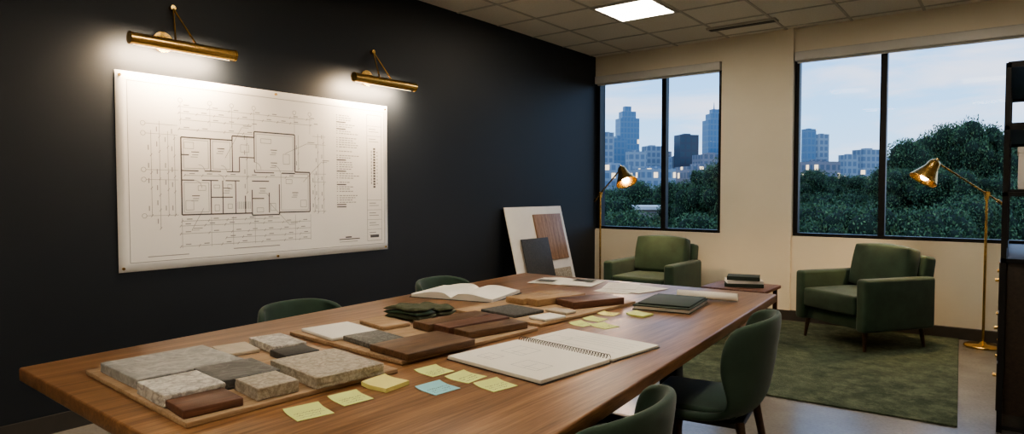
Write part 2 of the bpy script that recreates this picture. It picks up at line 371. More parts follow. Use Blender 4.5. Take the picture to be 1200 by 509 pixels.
# spiral notebook
e = empty('spiral_notebook', (-1.27, 1.95, T), (0, 0, rad(-6.5+90)))
for s, nm, w in ((-1, 'left', .355), (1, 'right', .30)):
    x0, x1 = sorted((s*.008, s*w))
    box('cover_'+nm, (x0, -.216, 0), (x1, .216, .003), M['fabg'], e, .001)
    box('pages_'+nm, (x0, -.212, .003), (x1-.003 if s > 0 else x1, .212, .015 if s < 0 else .011), M['paper'], e, .002)
bm = bmesh.new()
for i in range(34):
    y = -.20+i*.4/33
    for k in range(8):
        a0 = k*math.pi/4; a1 = (k+1)*math.pi/4
        cyl(bm, (.013*math.cos(a0), y, .0145+.0125*math.sin(a0)), (.013*math.cos(a1), y+.001, .0145+.0125*math.sin(a1)), .0012, seg=5)
obj('spiral_wire', bm, M['base'], e, True)
sg = []
for (cx, cy, w, d) in [(-.25, -.08, .08, .11), (-.13, .08, .10, .10), (-.26, .10, .06, .07)]:
    sg += [(cx-w/2, cy-d/2, cx+w/2, cy-d/2, .0022), (cx+w/2, cy-d/2, cx+w/2, cy+d/2, .0022), (cx+w/2, cy+d/2, cx-w/2, cy+d/2, .0022), (cx-w/2, cy+d/2, cx-w/2, cy-d/2, .0022), (cx-w/4, cy-d/2, cx-w/4, cy+d/4, .002), (cx-w/2, cy, cx+w/3, cy, .002)]
strips('pencil_sketch_1', sg, M['inkl'], e, off=.0157)
sg = []
for i in range(7):
    x = .05+i*.03
    if i not in (2,): sg += [(x, -.17, x, .02+random.random()*.12, .0022)]
sg += [(.08, .08, .16, .08, .002), (.16, .08, .16, .17, .002), (.16, .17, .08, .17, .002), (.08, .17, .08, .08, .002)]
strips('pencil_sketch_2', sg, M['inkl'], e, off=.0117)

for i, (x, y, a, w, d) in enumerate([(-1.83, 3.42, 5, .21, .28), (-1.74, 3.50, -12, .21, .28), (-1.88, 3.54, 20, .2, .26)]):
    e = empty('paper_sheet', (x, y, T+.001+.0015*i), (0, 0, rad(a)))
    box('sheet', (-w/2, -d/2, 0), (w/2, d/2, .001), M['paper'], e)
    strips('printed_lines', [(-w/2+.03, -d/2+.03+.02*k, w/2-.03-random.random()*.05, -d/2+.03+.02*k, .003) for k in range(10)], M['inkl'], e, off=.0013)
e = empty('green_portfolio', (-1.35, 3.10, T), (0, 0, rad(8)))
box('cover_bottom', (-.15, -.20, 0), (.13, .17, .004), M['gbook'], e, .001)
box('pages', (-.145, -.195, .004), (.125, .165, .018), M['paper'], e, .001)
box('cover_top', (-.15, -.20, .018), (.13, .17, .024), M['gbook'], e, .002)
box('second_folder', (-.13, -.17, .0245), (.12, .16, .032), M['gbook'], e, .002)
bm = bmesh.new(); n_ = 70; L = .31; prev = None
for i in range(n_+1):
    a = i/n_*2*math.pi*2.6; r = .014+.010*i/n_
    p = (r*math.cos(a), r*math.sin(a)); cur = (bm.verts.new((-L/2, p[0], p[1])), bm.verts.new((L/2, p[0], p[1])))
    if prev: bm.faces.new((prev[0], prev[1], cur[1], cur[0]))
    prev = cur
o = obj('paper_roll', bm, M['paper'], None, True, loc=(-1.28, 3.36, T+.0255), rot=(0, 0, rad(10)))
md = o.modifiers.new('s', 'SOLIDIFY'); md.thickness = .001

def sticky(x, y, a, mat, h=.0012, s=.088, scr=True, z=T):
    e = empty('sticky_note' if h < .005 else 'sticky_note_pad', (x, y, z), (0, 0, rad(a)))
    bm = bmesh.new(); n_ = 8
    for i in range(n_+1):
        u = i/n_; lift = .006*max(0, u-.55)**2*5
        for sx in (-1, 1):
            bm.verts.new((sx*s/2, (u-.5)*s, h+lift)); bm.verts.new((sx*s/2, (u-.5)*s, lift*.9))
    bm.verts.ensure_lookup_table(); V = bm.verts
    for i in range(n_):
        a_ = i*4
        for p in ((0, 2, 6, 4), (1, 3, 7, 5), (0, 4, 5, 1), (2, 6, 7, 3)): bm.faces.new([V[a_+k] for k in p])
    bm.faces.new([V[0], V[1], V[3], V[2]]); k = n_*4; bm.faces.new([V[k], V[k+1], V[k+3], V[k+2]])
    obj('paper', bm, mat, e)
    if scr:
        sg = []
        for r in range(3):
            yb_ = s*.02-r*s*.17; y0 = yb_; x_ = -s*.38; i = 0
            while x_ < s*(.36-.16*(r == 2)):
                d = .0025+random.random()*.003; i += 1; y1 = yb_+(.005 if i % 2 else -.003)*random.random()*1.3
                if random.random() > .15: sg.append((x_, y0, x_+d, y1, .0013))
                x_ += d; y0 = y1
        strips('handwriting', sg, M['ink'], e, off=h+.0003)
sticky(-1.44, 1.01, 78, M['stkg'], s=.098)
sticky(-1.445, 1.15, 82, M['stkg'], s=.092)
sticky(-1.46, 1.29, 95, M['stky'], .012, .098, False)
sticky(-1.32, 1.365, 84, M['stkb'], s=.094)
sticky(-1.455, 1.49, 85, M['stkg'], s=.092)
sticky(-1.33, 1.50, 92, M['stkg'], s=.094)
sticky(-1.205, 1.49, 80, M['stkg'], s=.094)
sticky(-1.475, 2.42, 80, M['stkg'], s=.085); sticky(-1.375, 2.44, 75, M['stkg'], s=.09)
sticky(-1.485, 2.55, 88, M['stkg'], s=.085); sticky(-1.50, 2.70, 95, M['stky'], s=.085); sticky(-1.37, 2.76, 85, M['stkg'], .008, .09, False)

# ------------------------------------------------------------------ dining chairs
def chair(x, y, a, top=.80):
    """faces local +Y"""
    e = empty('dining_chair', (x, y, 0), (0, 0, rad(a)))
    P = [(.235, .425, .20, 0, 0), (.225, .452, .225, 0, .0), (.10, .452, .24, 0, .004), (-.05, .447, .245, .0, .012), (-.16, .455, .24, .03, .035),
         (-.215, .50, .235, .09, .05), (-.235, .58, .235, .14, .03), (-.25, .67, .233, .155, .012), (-.262, .75, .225, .145, -.005), (-.268, .80, .195, .11, -.03)]
    P = [(p[0], p[1] if p[1] < .5 else .5+(p[1]-.5)*(top-.5)/.3, *p[2:]) for p in P]
    nu = 12
    bm = bmesh.new(); G = []
    for (yy, zz, hw, wr, up) in P:
        row = []
        for j in range(nu+1):
            u = j/nu*2-1; s = math.sin(u*math.pi/2*.92)/math.sin(math.pi/2*.92)
            row.append(bm.verts.new((hw*(s if wr > .05 else u), yy+wr*abs(u)**2.2, zz+up*abs(u)**3)))
        G.append(row)
    for i in range(len(P)-1):
        for j in range(nu): bm.faces.new((G[i][j], G[i][j+1], G[i+1][j+1], G[i+1][j]))
    o = obj('shell', bm, M['greend'], e, True)
    md = o.modifiers.new('s', 'SOLIDIFY'); md.thickness = .032; md.offset = 0
    md = o.modifiers.new('ss', 'SUBSURF'); md.levels = 1; md.render_levels = 2
    bm = bmesh.new(); bx(bm, (-.20, -.15, .455), (.20, .215, .487))
    o = obj('seat_pad', bm, M['greend'], e); bevel(o, .014, 4)
    k = 1
    for sx in (-1, 1):
        for sy in (-1, 1):
            rod('leg_%d' % k, (sx*.235, sy*.225-.01, 0.001), (sx*.17, sy*.15-.01, .445), .011, M['legw'], e, .018); k += 1
    box('under_frame', (-.18, -.17, .418), (.18, .16, .44), M['black'], e, .004)
chair(-.995, 2.63, 98, .845)
chair(-.93, 1.44, 94, .82)
chair(-2.66, 1.93, -92, .775)
chair(-2.74, 3.05, -90, .775)

# ------------------------------------------------------------------ armchairs
RZ = .0150
def armchair(x, y, a, z=0):
    e = empty('armchair', (x, y, z), (0, 0, rad(a)))
    g = M['green']
    bevel(box('base', (-.33, -.33, .17), (.33, .33, .29), g, e), .015)
    for s, nm in ((-1, 'left'), (1, 'right')):
        x0, x1 = sorted((s*.29, s*.395))
        o = box('arm_'+nm, (x0, -.37, .165), (x1, .385, .60), g, e); bevel(o, .028, 4)
    def cushion(nm, lo, hi, puff, loc=(0, 0, 0), rot=(0, 0, 0)):
        bm = bmesh.new(); bx(bm, lo, hi); bmesh.ops.subdivide_edges(bm, edges=bm.edges[:], cuts=5, use_grid_fill=True)
        c = [(p+q)/2 for p, q in zip(lo, hi)]; h = [(q-p)/2 for p, q in zip(lo, hi)]
        for v in bm.verts:
            n_ = [(v.co[i]-c[i])/h[i] for i in range(3)]
            for i in range(3):
                j, k = (i+1) % 3, (i+2) % 3
                if abs(n_[i]) > .99: v.co[i] += n_[i]*puff*(1-n_[j]**2)*(1-n_[k]**2)
        o = obj(nm, bm, g, e, True, loc, rot); md = o.modifiers.new('b', 'BEVEL'); md.width = .02; md.segments = 3; md.limit_method = 'ANGLE'
        md = o.modifiers.new('s', 'SUBSURF'); md.levels = 1; md.render_levels = 2
    cushion('seat_cushion', (-.285, -.22, .29), (.285, .39, .455), .018)
    o = box('back_frame', (-.33, -.07, 0), (.33, .07, .58), g, e, loc=(0, -.30, .19), rot=(rad(9), 0, 0)); bevel(o, .03, 4)
    cushion('back_cushion', (-.285, -.075, 0), (.285, .075, .37), .03, loc=(0, -.18, .465), rot=(rad(13), 0, 0))
    k = 1
    for sx in (-1, 1):
        for sy in (-1, 1):
            rod('leg_%d' % k, (sx*.33, sy*.32, 0.001), (sx*.315, sy*.30, .18), .012, M['legw'], e, .022); k += 1
armchair(-1.04, 6.42, 180-34.5, RZ)
armchair(-3.05, 6.45, 180)

# ------------------------------------------------------------------ side table with books
e = empty('side_table', (-1.90, 5.80, RZ))
box('top', (-.27, -.25, .455), (.27, .25, .485), M['cherry'], e, .006)
box('shelf', (-.22, -.2, .14), (.22, .2, .16), M['cherry'], e, .004)
k = 1
for sx in (-1, 1):
    for sy in (-1, 1):
        box('leg_%d' % k, (sx*.23-.016, sy*.21-.016, 0), (sx*.23+.016, sy*.21+.016, .455), M['legw'], e, .003); k += 1
e = empty('book_stack', (-1.88, 5.80, .486+RZ), (0, 0, rad(20)))
z = 0
for i, (w, d, h, mt) in enumerate([(.32, .23, .03, 'gbook'), (.30, .21, .026, 'foam'), (.27, .2, .034, 'gbook')]):
    r = (0, 0, rad((0, 6, -4)[i]))
    box('pages_%d' % (i+1), (-w/2+.004, -d/2+.004, .003), (w/2-.004, d/2-.004, h-.003), M['paper'], e, loc=(0, 0, z), rot=r)
    for zz in (0, h-.003): box('cover_%d' % (i+1), (-w/2, -d/2, zz), (w/2, d/2, zz+.003), M[mt], e, .001, loc=(0, 0, z), rot=r)
    box('spine_%d' % (i+1), (-w/2, -d/2-.001, 0), (w/2, -d/2+.003, h), M[mt], e, loc=(0, 0, z), rot=r)
    z += h

# ------------------------------------------------------------------ floor lamps
def floor_lamp(x, y, a, power):
    """arm extends toward local -X"""
    e = empty('floor_lamp', (x, y, 0), (0, 0, rad(a))); br = M['brass']
    lathe('base', [(0.0, 0), (.135, 0), (.14, .006), (.138, .016), (.125, .022), (.03, .026), (.018, .045), (0.0, .05)], br, e)
    rod('pole', (0, 0, .03), (0, 0, 1.30), .0105, br, e)
    rod('collar', (0, 0, 1.26), (0, 0, 1.33), .018, br, e)
    tip = Vector((-.42, 0, 1.585)); tail = Vector((.13, 0, 1.225))
    rod('arm', tail, tip, .008, br, e)
    rod('pivot', (0, -.02, 1.312), (0, .02, 1.312), .018, br, e)
    rod('counterweight', tail, tail+(tip-tail).normalized()*.05, .013, br, e)
    sh = empty('shade_head', tip, (0, rad(33), 0)); sh.parent = e
    lathe('shade', [(.012, .012), (.034, .008), (.048, -.02), (.054, -.06), (.072, -.10), (.112, -.178), (.116, -.190)], br, sh, thick=.002)
    rod('socket_cap', (0, 0, .0), (0, 0, .03), .014, br, sh)
    bm = bmesh.new(); bmesh.ops.create_uvsphere(bm, u_segments=20, v_segments=12, radius=.036)
    obj('bulb', bm, M['bulb'], sh, True, loc=(0, 0, -.15))
    l = bpy.data.lights.new('lamp_light', 'SPOT'); l.energy = power; l.color = (1, .66, .34); l.spot_size = rad(130); l.spot_blend = .6; l.shadow_soft_size = .03
    lo = bpy.data.objects.new('lamp_light', l); lo.location = (0, 0, -.192); lo.parent = sh; C.objects.link(lo)
floor_lamp(-.19, 6.86, 33, 45)
floor_lamp(-3.76, 6.56, 152, 45)

# ------------------------------------------------------------------ picture lights
M['bulb2'] = emis('diffuser_warm', (1.0, 0.72, 0.42), 8)
def pic_light(yc, power):
    e = empty('picture_light', (X0, yc, 2.2)); br = M['brass']
    rod('tube', (.17, -.31, 0), (.17, .31, 0), .034, br, e, seg=32)
    for s in (-1, 1): rod('end_cap_%d' % (s+2), (.17, s*.31, 0), (.17, s*.318, 0), .037, br, e, seg=32)
    rod('wall_plate', (.0, -.06, .04), (.018, -.06, .04), .062, br, e, seg=32)
    rod('wall_hub', (.018, -.06, .04), (.05, -.06, .04), .03, br, e)
    rod('bracket_arm', (.04, -.06, .04), (.17, -.06, .012), .010, br, e)
    rod('top_knob', (0, 0, .26), (.03, 0, .26), .016, br, e)
    rod('stay_1', (.022, 0, .26), (.165, -.055, .02), .006, br, e)
    rod('stay_2', (.022, 0, .26), (.165, .075, .02), .006, br, e)
    g = rad(48); p = (.17-.0365*math.sin(g), 0, -.0365*math.cos(g))
    box('diffuser', (-.010, -.29, -.0005), (.010, .29, .002), M['bulb2'], e, loc=p, rot=(0, g, 0))
    l = bpy.data.lights.new('picture_lamp', 'AREA'); l.shape = 'RECTANGLE'; l.size = .02; l.size_y = .56; l.energy = power; l.color = (1, .74, .47)
    lo = bpy.data.objects.new('picture_lamp', l); lo.location = (.17-.039*math.sin(g), 0, -.039*math.cos(g)); lo.rotation_euler = (0, g, 0); lo.parent = e; C.objects.link(lo)
pic_light(1.97, 28)
pic_light(3.56, 28)

# ------------------------------------------------------------------ blueprint poster
e = empty('floor_plan_poster', (X0+.006, 0, 0))
bm = bmesh.new(); ny, nz = 40, 24; G = []
for i in range(ny+1):
    row = []
    for j in range(nz+1):
        y = 1.635+i/ny*2.08; z = .847+j/nz*1.19
        row.append(bm.verts.new((.0, y, z)))
    G.append(row)
for i in range(ny):
    for j in range(nz): bm.faces.new((G[i][j], G[i+1][j], G[i+1][j+1], G[i][j+1]))
o = obj('paper', bm, M['poster'], e, True); md = o.modifiers.new('s', 'SOLIDIFY'); md.thickness = .0012; md.offset = 0
D, Lt = [], []
def R_(a, b_, c, d, w=.009, L=None):
    L2 = D if L is None else L
    L2 += [(a, b_, c, b_, w), (c, b_, c, d, w), (c, d, a, d, w), (a, d, a, b_, w)]
outer = [(2.01, 1.18), (2.01, 1.67), (2.35, 1.67), (2.35, 1.70), (2.51, 1.70), (2.51, 1.74), (2.83, 1.74), (2.83, 1.47), (2.955, 1.47), (2.955, 1.18), (2.70, 1.18), (2.70, 1.165), (2.49, 1.165), (2.49, 1.18), (2.01, 1.18)]
for p, q in zip(outer, outer[1:]): D.append((*p, *q, .009))
for q in [(2.01, 1.46, 2.12, 1.46), (2.16, 1.46, 2.27, 1.46), (2.31, 1.46, 2.40, 1.46), (2.20, 1.46, 2.20, 1.67), (2.35, 1.46, 2.35, 1.67), (2.01, 1.40, 2.09, 1.40), (2.14, 1.40, 2.25, 1.40), (2.30, 1.40, 2.40, 1.40),
          (2.20, 1.18, 2.20, 1.40), (2.20, 1.29, 2.35, 1.29), (2.28, 1.18, 2.28, 1.40), (2.37, 1.18, 2.37, 1.40), (2.51, 1.53, 2.51, 1.70), (2.51, 1.46, 2.51, 1.48), (2.51, 1.46, 2.66, 1.46), (2.72, 1.46, 2.83, 1.46),
          (2.49, 1.18, 2.49, 1.34), (2.49, 1.40, 2.62, 1.40), (2.62, 1.18, 2.62, 1.32), (2.70, 1.18, 2.70, 1.38), (2.49, 1.28, 2.58, 1.28), (2.40, 1.46, 2.40, 1.56), (2.40, 1.56, 2.51, 1.56), (2.44, 1.18, 2.44, 1.3), (2.01, 1.56, 2.06, 1.56)]: D.append((*q, .007))
for (a, b_, c, d) in [(2.025, 1.475, 2.185, 1.655), (2.215, 1.475, 2.335, 1.655), (2.025, 1.195, 2.185, 1.385), (2.525, 1.475, 2.815, 1.725), (2.715, 1.195, 2.94, 1.455)]: R_(a, b_, c, d, .003, Lt)
for k in range(10): Lt.append((2.385+.01*k, 1.21, 2.385+.01*k, 1.26, .003))
for (cx, cz) in [(2.1, 1.58), (2.27, 1.61), (2.66, 1.62), (2.1, 1.3), (2.83, 1.32), (2.57, 1.35), (2.66, 1.53), (2.31, 1.35)]:
    D.append((cx-.025, cz, cx+.025, cz, .005)); Lt.append((cx-.02, cz-.018, cx+.02, cz-.018, .005)); Lt.append((cx-.03, cz-.032, cx+.015, cz-.032, .004))
for (cx, cz, w_, h_) in [(2.24, 1.22, .03, .04), (2.33, 1.23, .03, .03), (2.24, 1.36, .04, .02), (2.33, 1.36, .03, .03), (2.44, 1.62, .06, .05), (2.55, 1.2, .05, .03), (2.65, 1.22, .04, .05), (2.6, 1.68, .08, .03), (2.76, 1.56, .05, .07), (2.78, 1.4, .05, .03), (2.9, 1.24, .05, .05), (2.06, 1.62, .06, .04), (2.06, 1.24, .05, .06), (2.14, 1.35, .05, .03)]: R_(cx-w_/2, cz-h_/2, cx+w_/2, cz+h_/2, .003, Lt)
for (cx, cz, r) in [(2.12, 1.46, .04), (2.51, 1.48, .05), (2.66, 1.46, .05), (2.27, 1.46, .04), (2.25, 1.40, .04), (2.58, 1.28, .04), (2.09, 1.35, .05)]:
    for k in range(5):
        a0, a1 = k*math.pi/10, (k+1)*math.pi/10
        Lt.append((cx+r*math.cos(a0), cz+r*math.sin(a0), cx+r*math.cos(a1), cz+r*math.sin(a1), .003))
for zc, (a, b_) in [(1.82, (2.0, 2.98)), (1.86, (2.0, 2.98)), (1.78, (2.01, 2.5)), (1.11, (2.0, 2.96)), (1.06, (2.0, 2.96)), (1.02, (2.3, 2.96)), (.98, (2.0, 2.96)), (1.14, (2.01, 2.7)), (1.43, (2.03, 2.93)), (1.72, (2.0, 2.5))]:
    Lt.append((a, zc, b_, zc, .003)); k = a
    while k < b_:
        Lt.append((k-.006, zc-.008, k+.006, zc+.008, .004)); Lt.append((k+.03, zc+.012, k+.065, zc+.012, .006)); k += .10+random.random()*.09
for yc, (a, b_) in [(1.93, (1.18, 1.7)), (1.88, (1.1, 1.76)), (3.03, (1.17, 1.76)), (3.08, (1.17, 1.76)), (1.83, (1.18, 1.7)), (1.97, (1.18, 1.68)), (3.0, (1.18, 1.46)), (2.86, (1.49, 1.74)), (2.455, (1.32, 1.7))]:
    Lt.append((yc, a, yc, b_, .003)); k = a
    while k < b_:
        Lt.append((yc-.006, k-.008, yc+.006, k+.008, .004)); Lt.append((yc-.016, k+.03, yc-.016, k+.06, .006)); k += .09+random.random()*.08
for yb_ in (2.01, 2.2, 2.35, 2.51, 2.83, 2.96):
    for k in range(10):
        a0, a1 = k*math.pi/5, (k+1)*math.pi/5
        Lt.append((yb_+.014*math.cos(a0), 1.90+.014*math.sin(a0), yb_+.014*math.cos(a1), 1.90+.014*math.sin(a1), .003))
    Lt.append((yb_, 1.885, yb_, 1.75, .0025)); Lt.append((yb_, 1.16, yb_, .97, .0025))
for zb_ in (1.18, 1.40, 1.46, 1.68, 1.74):
    for k in range(10):
        a0, a1 = k*math.pi/5, (k+1)*math.pi/5
        Lt.append((1.785+.014*math.cos(a0), zb_+.014*math.sin(a0), 1.785+.014*math.cos(a1), zb_+.014*math.sin(a1), .003))
    Lt.append((1.80, zb_, 1.99, zb_, .0025)); Lt.append((2.98, zb_, 3.1, zb_, .0025))
for (a, b_, c, d) in [(2.3, 1.55, 2.42, 1.76), (2.9, 1.4, 3.06, 1.55), (2.62, 1.25, 2.78, 1.09), (2.15, 1.22, 2.07, 1.08), (2.75, 1.6, 2.93, 1.68)]:
    Lt.append((a, b_, c, d, .003)); Lt.append((c, d, c+.05, d, .003)); Lt.append((c+.01, d+.012, c+.07, d+.012, .005))
zc = 1.92
while zc > 1.20:
    if random.random() < .15: zc -= .016
    if random.random() < .12: D.append((3.20, zc, 3.29, zc, .008))
    else:
        Lt.append((3.20, zc, 3.212, zc, .006)); x_ = 3.225; end = 3.31+random.random()*.10
        while x_ < end: d = random.uniform(.012, .03); Lt.append((x_, zc, x_+d, zc, .0065)); x_ += d+.006
    zc -= .0175
R_(1.70, .90, 3.68, 1.985, .004, Lt); R_(3.50, .93, 3.65, 1.95, .004, Lt)
z_ = 1.36
while z_ < 1.69: D.append((3.575, z_, 3.575, z_+.016, .022)); z_ += .022
z_ = 1.39
while z_ < 1.66: Lt.append((3.545, z_, 3.545, z_+.02, .010)); Lt.append((3.605, z_, 3.605, z_+.014, .008)); z_ += .028
for zz in (1.02, 1.10, 1.18, 1.26, 1.78, 1.86): Lt.append((3.50, zz, 3.65, zz, .003)); Lt.append((3.52, zz-.025, 3.59, zz-.025, .006)); Lt.append((3.52, zz-.045, 3.62, zz-.045, .005))
D.append((3.53, .965, 3.62, .965, .022))
D.append((3.22, .955, 3.42, .955, .007)); D.append((3.28, .97, 3.34, .97, .010)); Lt.append((1.8, .93, 2.05, .93, .005)); Lt.append((3.22, .935, 3.40, .935, .004))
Lt.append((2.35, .945, 2.7, .945, .006))
strips('drawing_walls', D, M['ink'], e, 'x', .0012); strips('drawing_thin_lines', Lt, M['inkl'], e, 'x', .0010)
for i, (y, z) in enumerate([(1.66, 2.01), (3.69, 2.01), (1.66, .87), (3.69, .87), (2.68, 2.015), (2.68, .868)]):
    rod('push_pin_%d' % (i+1), (.0, y, z), (.01, y, z), .008, M['brass'], e)

# ------------------------------------------------------------------ leaning presentation board
lean = math.atan2(.30, 1.17)
e = empty('material_presentation_board', (X0+.325, 5.25, .004), (0, -lean, 0))
box('foam_board', (0, 0, 0), (.01, 1.05, 1.20), M['foam'], e, .001)
box('wood_swatch', (.011, .46, .60), (.028, .98, 1.11), M['walnl'], e, .002)
box('slate_swatch', (.03, .14, .40), (.044, .62, .85), M['slate2'], e, .002)
box('fabric_swatch', (.011, .12, .12), (.014, .50, .36), M['fabg'], e)
box('stone_swatch', (.011, .6, .12), (.02, .98, .5), M['gran2'], e)

# ------------------------------------------------------------------ rug
slab('area_rug', [(235, 700), (38, 704), (22, 438), (222, 432)], .0012, .011, M['rug'], .004)

# ------------------------------------------------------------------ shelving unit
e = empty('bookshelf', (-.055, 4.45, 0))
bk = M['black']; W, Dp, Hh = .40, 1.75, 2.02
bm = bmesh.new()
for x in (0, W-.025):
    for y in (0, Dp/2, Dp-.025): bx(bm, (x, y, .0), (x+.025, y+.025, Hh))
for z in (.02, .94, 1.30, 1.66, Hh-.025):
    for x in (0, W-.025): bx(bm, (x, 0, z), (x+.025, Dp, z+.022))
    for y in (0, Dp-.025): bx(bm, (0, y, z), (W, y+.025, z+.022))
obj('metal_frame', bm, bk, e)
for i, z in enumerate((1.305, 1.665, 1.995)): box('shelf_%d' % (i+1), (.01, .01, z+.018), (W-.01, Dp-.01, z+.032), M['black'], e)
box('cabinet_body', (.012, .026, .10), (W-.01, Dp-.026, .94), M['cabw'], e, .003)
k = 1
for j in range(3):
    for zz in (.11, .39, .67):
        y0 = .035+j*.565; box('drawer_%d' % k, (-.006, y0, zz), (.012, y0+.55, zz+.265), M['cabw'], e, .003)
        rod('knob_%d' % k, (-.006, y0+.27, zz+.14), (-.026, y0+.27, zz+.14), .011, M['brass'], e); k += 1
e = empty('storage_box', (.15, 4.75, 1.338))
box('body', (-.14, -.18, 0), (.14, .18, .20), M['foam'], e, .004); box('lid', (-.145, -.185, .20), (.145, .185, .235), M['foam'], e, .004)
e = empty('book_row', (.02, 5.2, 1.338)); y = 0
for i in range(14):
    t_ = random.uniform(.02, .04); h = random.uniform(.2, .27)
    box('book_%d' % i, (0, y, 0), (.22, y+t_, h), random.choice([M['gbook'], M['foam'], M['cherry'], M['fabg'], M['navy']]), e, .002); y += t_+.002

# ------------------------------------------------------------------ outside
th = rad(37.5); Fh = Vector((-math.sin(th), math.cos(th))); Rh = Vector((math.cos(th), math.sin(th)))
def bearing(u, t):
    v = (Fh+Rh*u)*t; return v.x, v.y
GZ = -7.0
box('ground_exterior', (-700, 7.6, GZ-1), (500, 900, GZ), plain('grass_dark', (0.02, 0.035, 0.015), 0.95, scale=.2))
def facade(name, wall, glass, sx, sz, lit=.06, mort=.35):
    m, nt, b = nmat(name)
    tc = nt.nodes.new('ShaderNodeTexCoord'); sp = nt.nodes.new('ShaderNodeSeparateXYZ'); nt.links.new(tc.outputs['Object'], sp.inputs[0])
    ad = N(nt, 'ShaderNodeMath', operation='ADD'); nt.links.new(sp.outputs['X'], ad.inputs[0]); nt.links.new(sp.outputs['Y'], ad.inputs[1])
    def cell(inp, s):
        d = N(nt, 'ShaderNodeMath', operation='DIVIDE'); nt.links.new(inp, d.inputs[0]); d.inputs[1].default_value = s
        f = N(nt, 'ShaderNodeMath', operation='FRACT'); nt.links.new(d.outputs[0], f.inputs[0])
        g = N(nt, 'ShaderNodeMath', operation='GREATER_THAN'); nt.links.new(f.outputs[0], g.inputs[0]); g.inputs[1].default_value = mort
        fl = N(nt, 'ShaderNodeMath', operation='FLOOR'); nt.links.new(d.outputs[0], fl.inputs[0]); return g.outputs[0], fl.outputs[0]
    gx_, fx = cell(ad.outputs[0], sx); gz_, fz = cell(sp.outputs['Z'], sz)
    mu = N(nt, 'ShaderNodeMath', operation='MULTIPLY'); nt.links.new(gx_, mu.inputs[0]); nt.links.new(gz_, mu.inputs[1])
    cb = nt.nodes.new('ShaderNodeCombineXYZ'); nt.links.new(fx, cb.inputs[0]); nt.links.new(fz, cb.inputs[1])
    wn = nt.nodes.new('ShaderNodeTexWhiteNoise'); nt.links.new(cb.outputs[0], wn.inputs['Vector'])
    mx = nt.nodes.new('ShaderNodeMix'); mx.data_type = 'RGBA'; nt.links.new(mu.outputs[0], mx.inputs[0]); mx.inputs[6].default_value = (*wall, 1); mx.inputs[7].default_value = (*glass, 1)
    nt.links.new(mx.outputs[2], b.inputs['Base Color']); b.inputs['Roughness'].default_value = .4
    g = N(nt, 'ShaderNodeMath', operation='GREATER_THAN'); nt.links.new(wn.outputs['Value'], g.inputs[0]); g.inputs[1].default_value = 1-lit
    m2 = N(nt, 'ShaderNodeMath', operation='MULTIPLY'); nt.links.new(g.outputs[0], m2.inputs[0]); nt.links.new(mu.outputs[0], m2.inputs[1])
    m3 = N(nt, 'ShaderNodeMath', operation='MULTIPLY'); nt.links.new(m2.outputs[0], m3.inputs[0]); m3.inputs[1].default_value = 1.8
    b.inputs['Emission Color'].default_value = (1, .75, .45, 1); nt.links.new(m3.outputs[0], b.inputs['Emission Strength'])
    return m
fa = facade('facade_blue_glass', (.17, .26, .35), (.12, .22, .34), 2.2, 3.5, .04, .25)
fb = facade('facade_concrete', (.30, .35, .41), (.16, .22, .30), 2.6, 3.2, .06)
fc = facade('facade_dark', (.05, .06, .09), (.04, .07, .10), 3.0, 3.5, .05)
fd = facade('facade_brick', (.25, .23, .26), (.12, .15, .20), 2.6, 3.2, .08)
def building(px0, px1, ytop, t, mat, kind='flat', rot=12):
    u0, u1 = (px0-600)/768, (px1-600)/768; x, y = bearing((u0+u1)/2, t)
    w = (u1-u0)*t*.86; h = 1.32+(226-ytop)/768*t - GZ
    e = empty('city_building', (x, y, GZ), (0, 0, rad(37.5+rot)))
    bm = bmesh.new(); bx(bm, (-w/2, -w*.35, 0), (w/2, w*.35, h))
    if kind == 'step': bx(bm, (-w*.36, -w*.25, h), (w*.36, w*.25, h*1.08)); bx(bm, (-w*.2, -w*.15, h*1.08), (w*.15, w*.12, h*1.14)); bx(bm, (-w*.65, -w*.3, 0), (-w*.5, w*.3, h*.8))
    if kind == 'crown':
        bx(bm, (-w*.35, -w*.28, h), (w*.35, w*.28, h+w*.35)); bx(bm, (-w*.18, -w*.18, h+w*.35), (w*.18, w*.18, h+w*.6)); cyl(bm, (0, 0, h+w*.6), (0, 0, h+w*1.0), w*.04, w*.01, 8)
    if kind == 'flat': bx(bm, (-w*.2, -w*.15, h), (w*.15, w*.15, h+w*.07))
    obj('tower', bm, mat, e)
building(721, 748, 140, 420, fa, 'step')
building(704, 719, 156, 330, fb); building(716, 733, 163, 350, fa); building(733, 757, 178, 300, fb); building(752, 775, 172, 340, fb); building(770, 786, 178, 360, fd); building(783, 800, 184, 330, fb)
building(790, 817, 159, 320, fc); building(823, 848, 142, 400, fa, 'crown'); building(812, 850, 182, 300, fd)
building(700, 740, 194, 260, fb); building(742, 790, 198, 250, fb); building(792, 850, 196, 255, fd)
building(855, 930, 170, 380, fb); building(939, 954, 152, 330, fa); building(953, 969, 158, 340, fb); building(983, 1003, 182, 300, fb); building(1000, 1030, 176, 320, fb); building(1040, 1100, 185, 340, fb); building(655, 700, 165, 380, fb)
building(936, 980, 190, 260, fd); building(1150, 1230, 175, 380, fb); building(560, 640, 160, 400, fa)
x, y = bearing((752-600)/768, 62)
e = empty('low_building', (x, y, GZ), (0, 0, rad(30)))
h = 1.32-19/768*62-GZ
box('block', (-3.2, -3, 0), (3.2, 3, h), facade('facade_low', (.35, .30, .27), (.3, .22, .15), 1.6, 3.0, .5), e); box('roof', (-3.5, -3.3, h), (3.5, 3.3, h+.3), M['foam'], e)

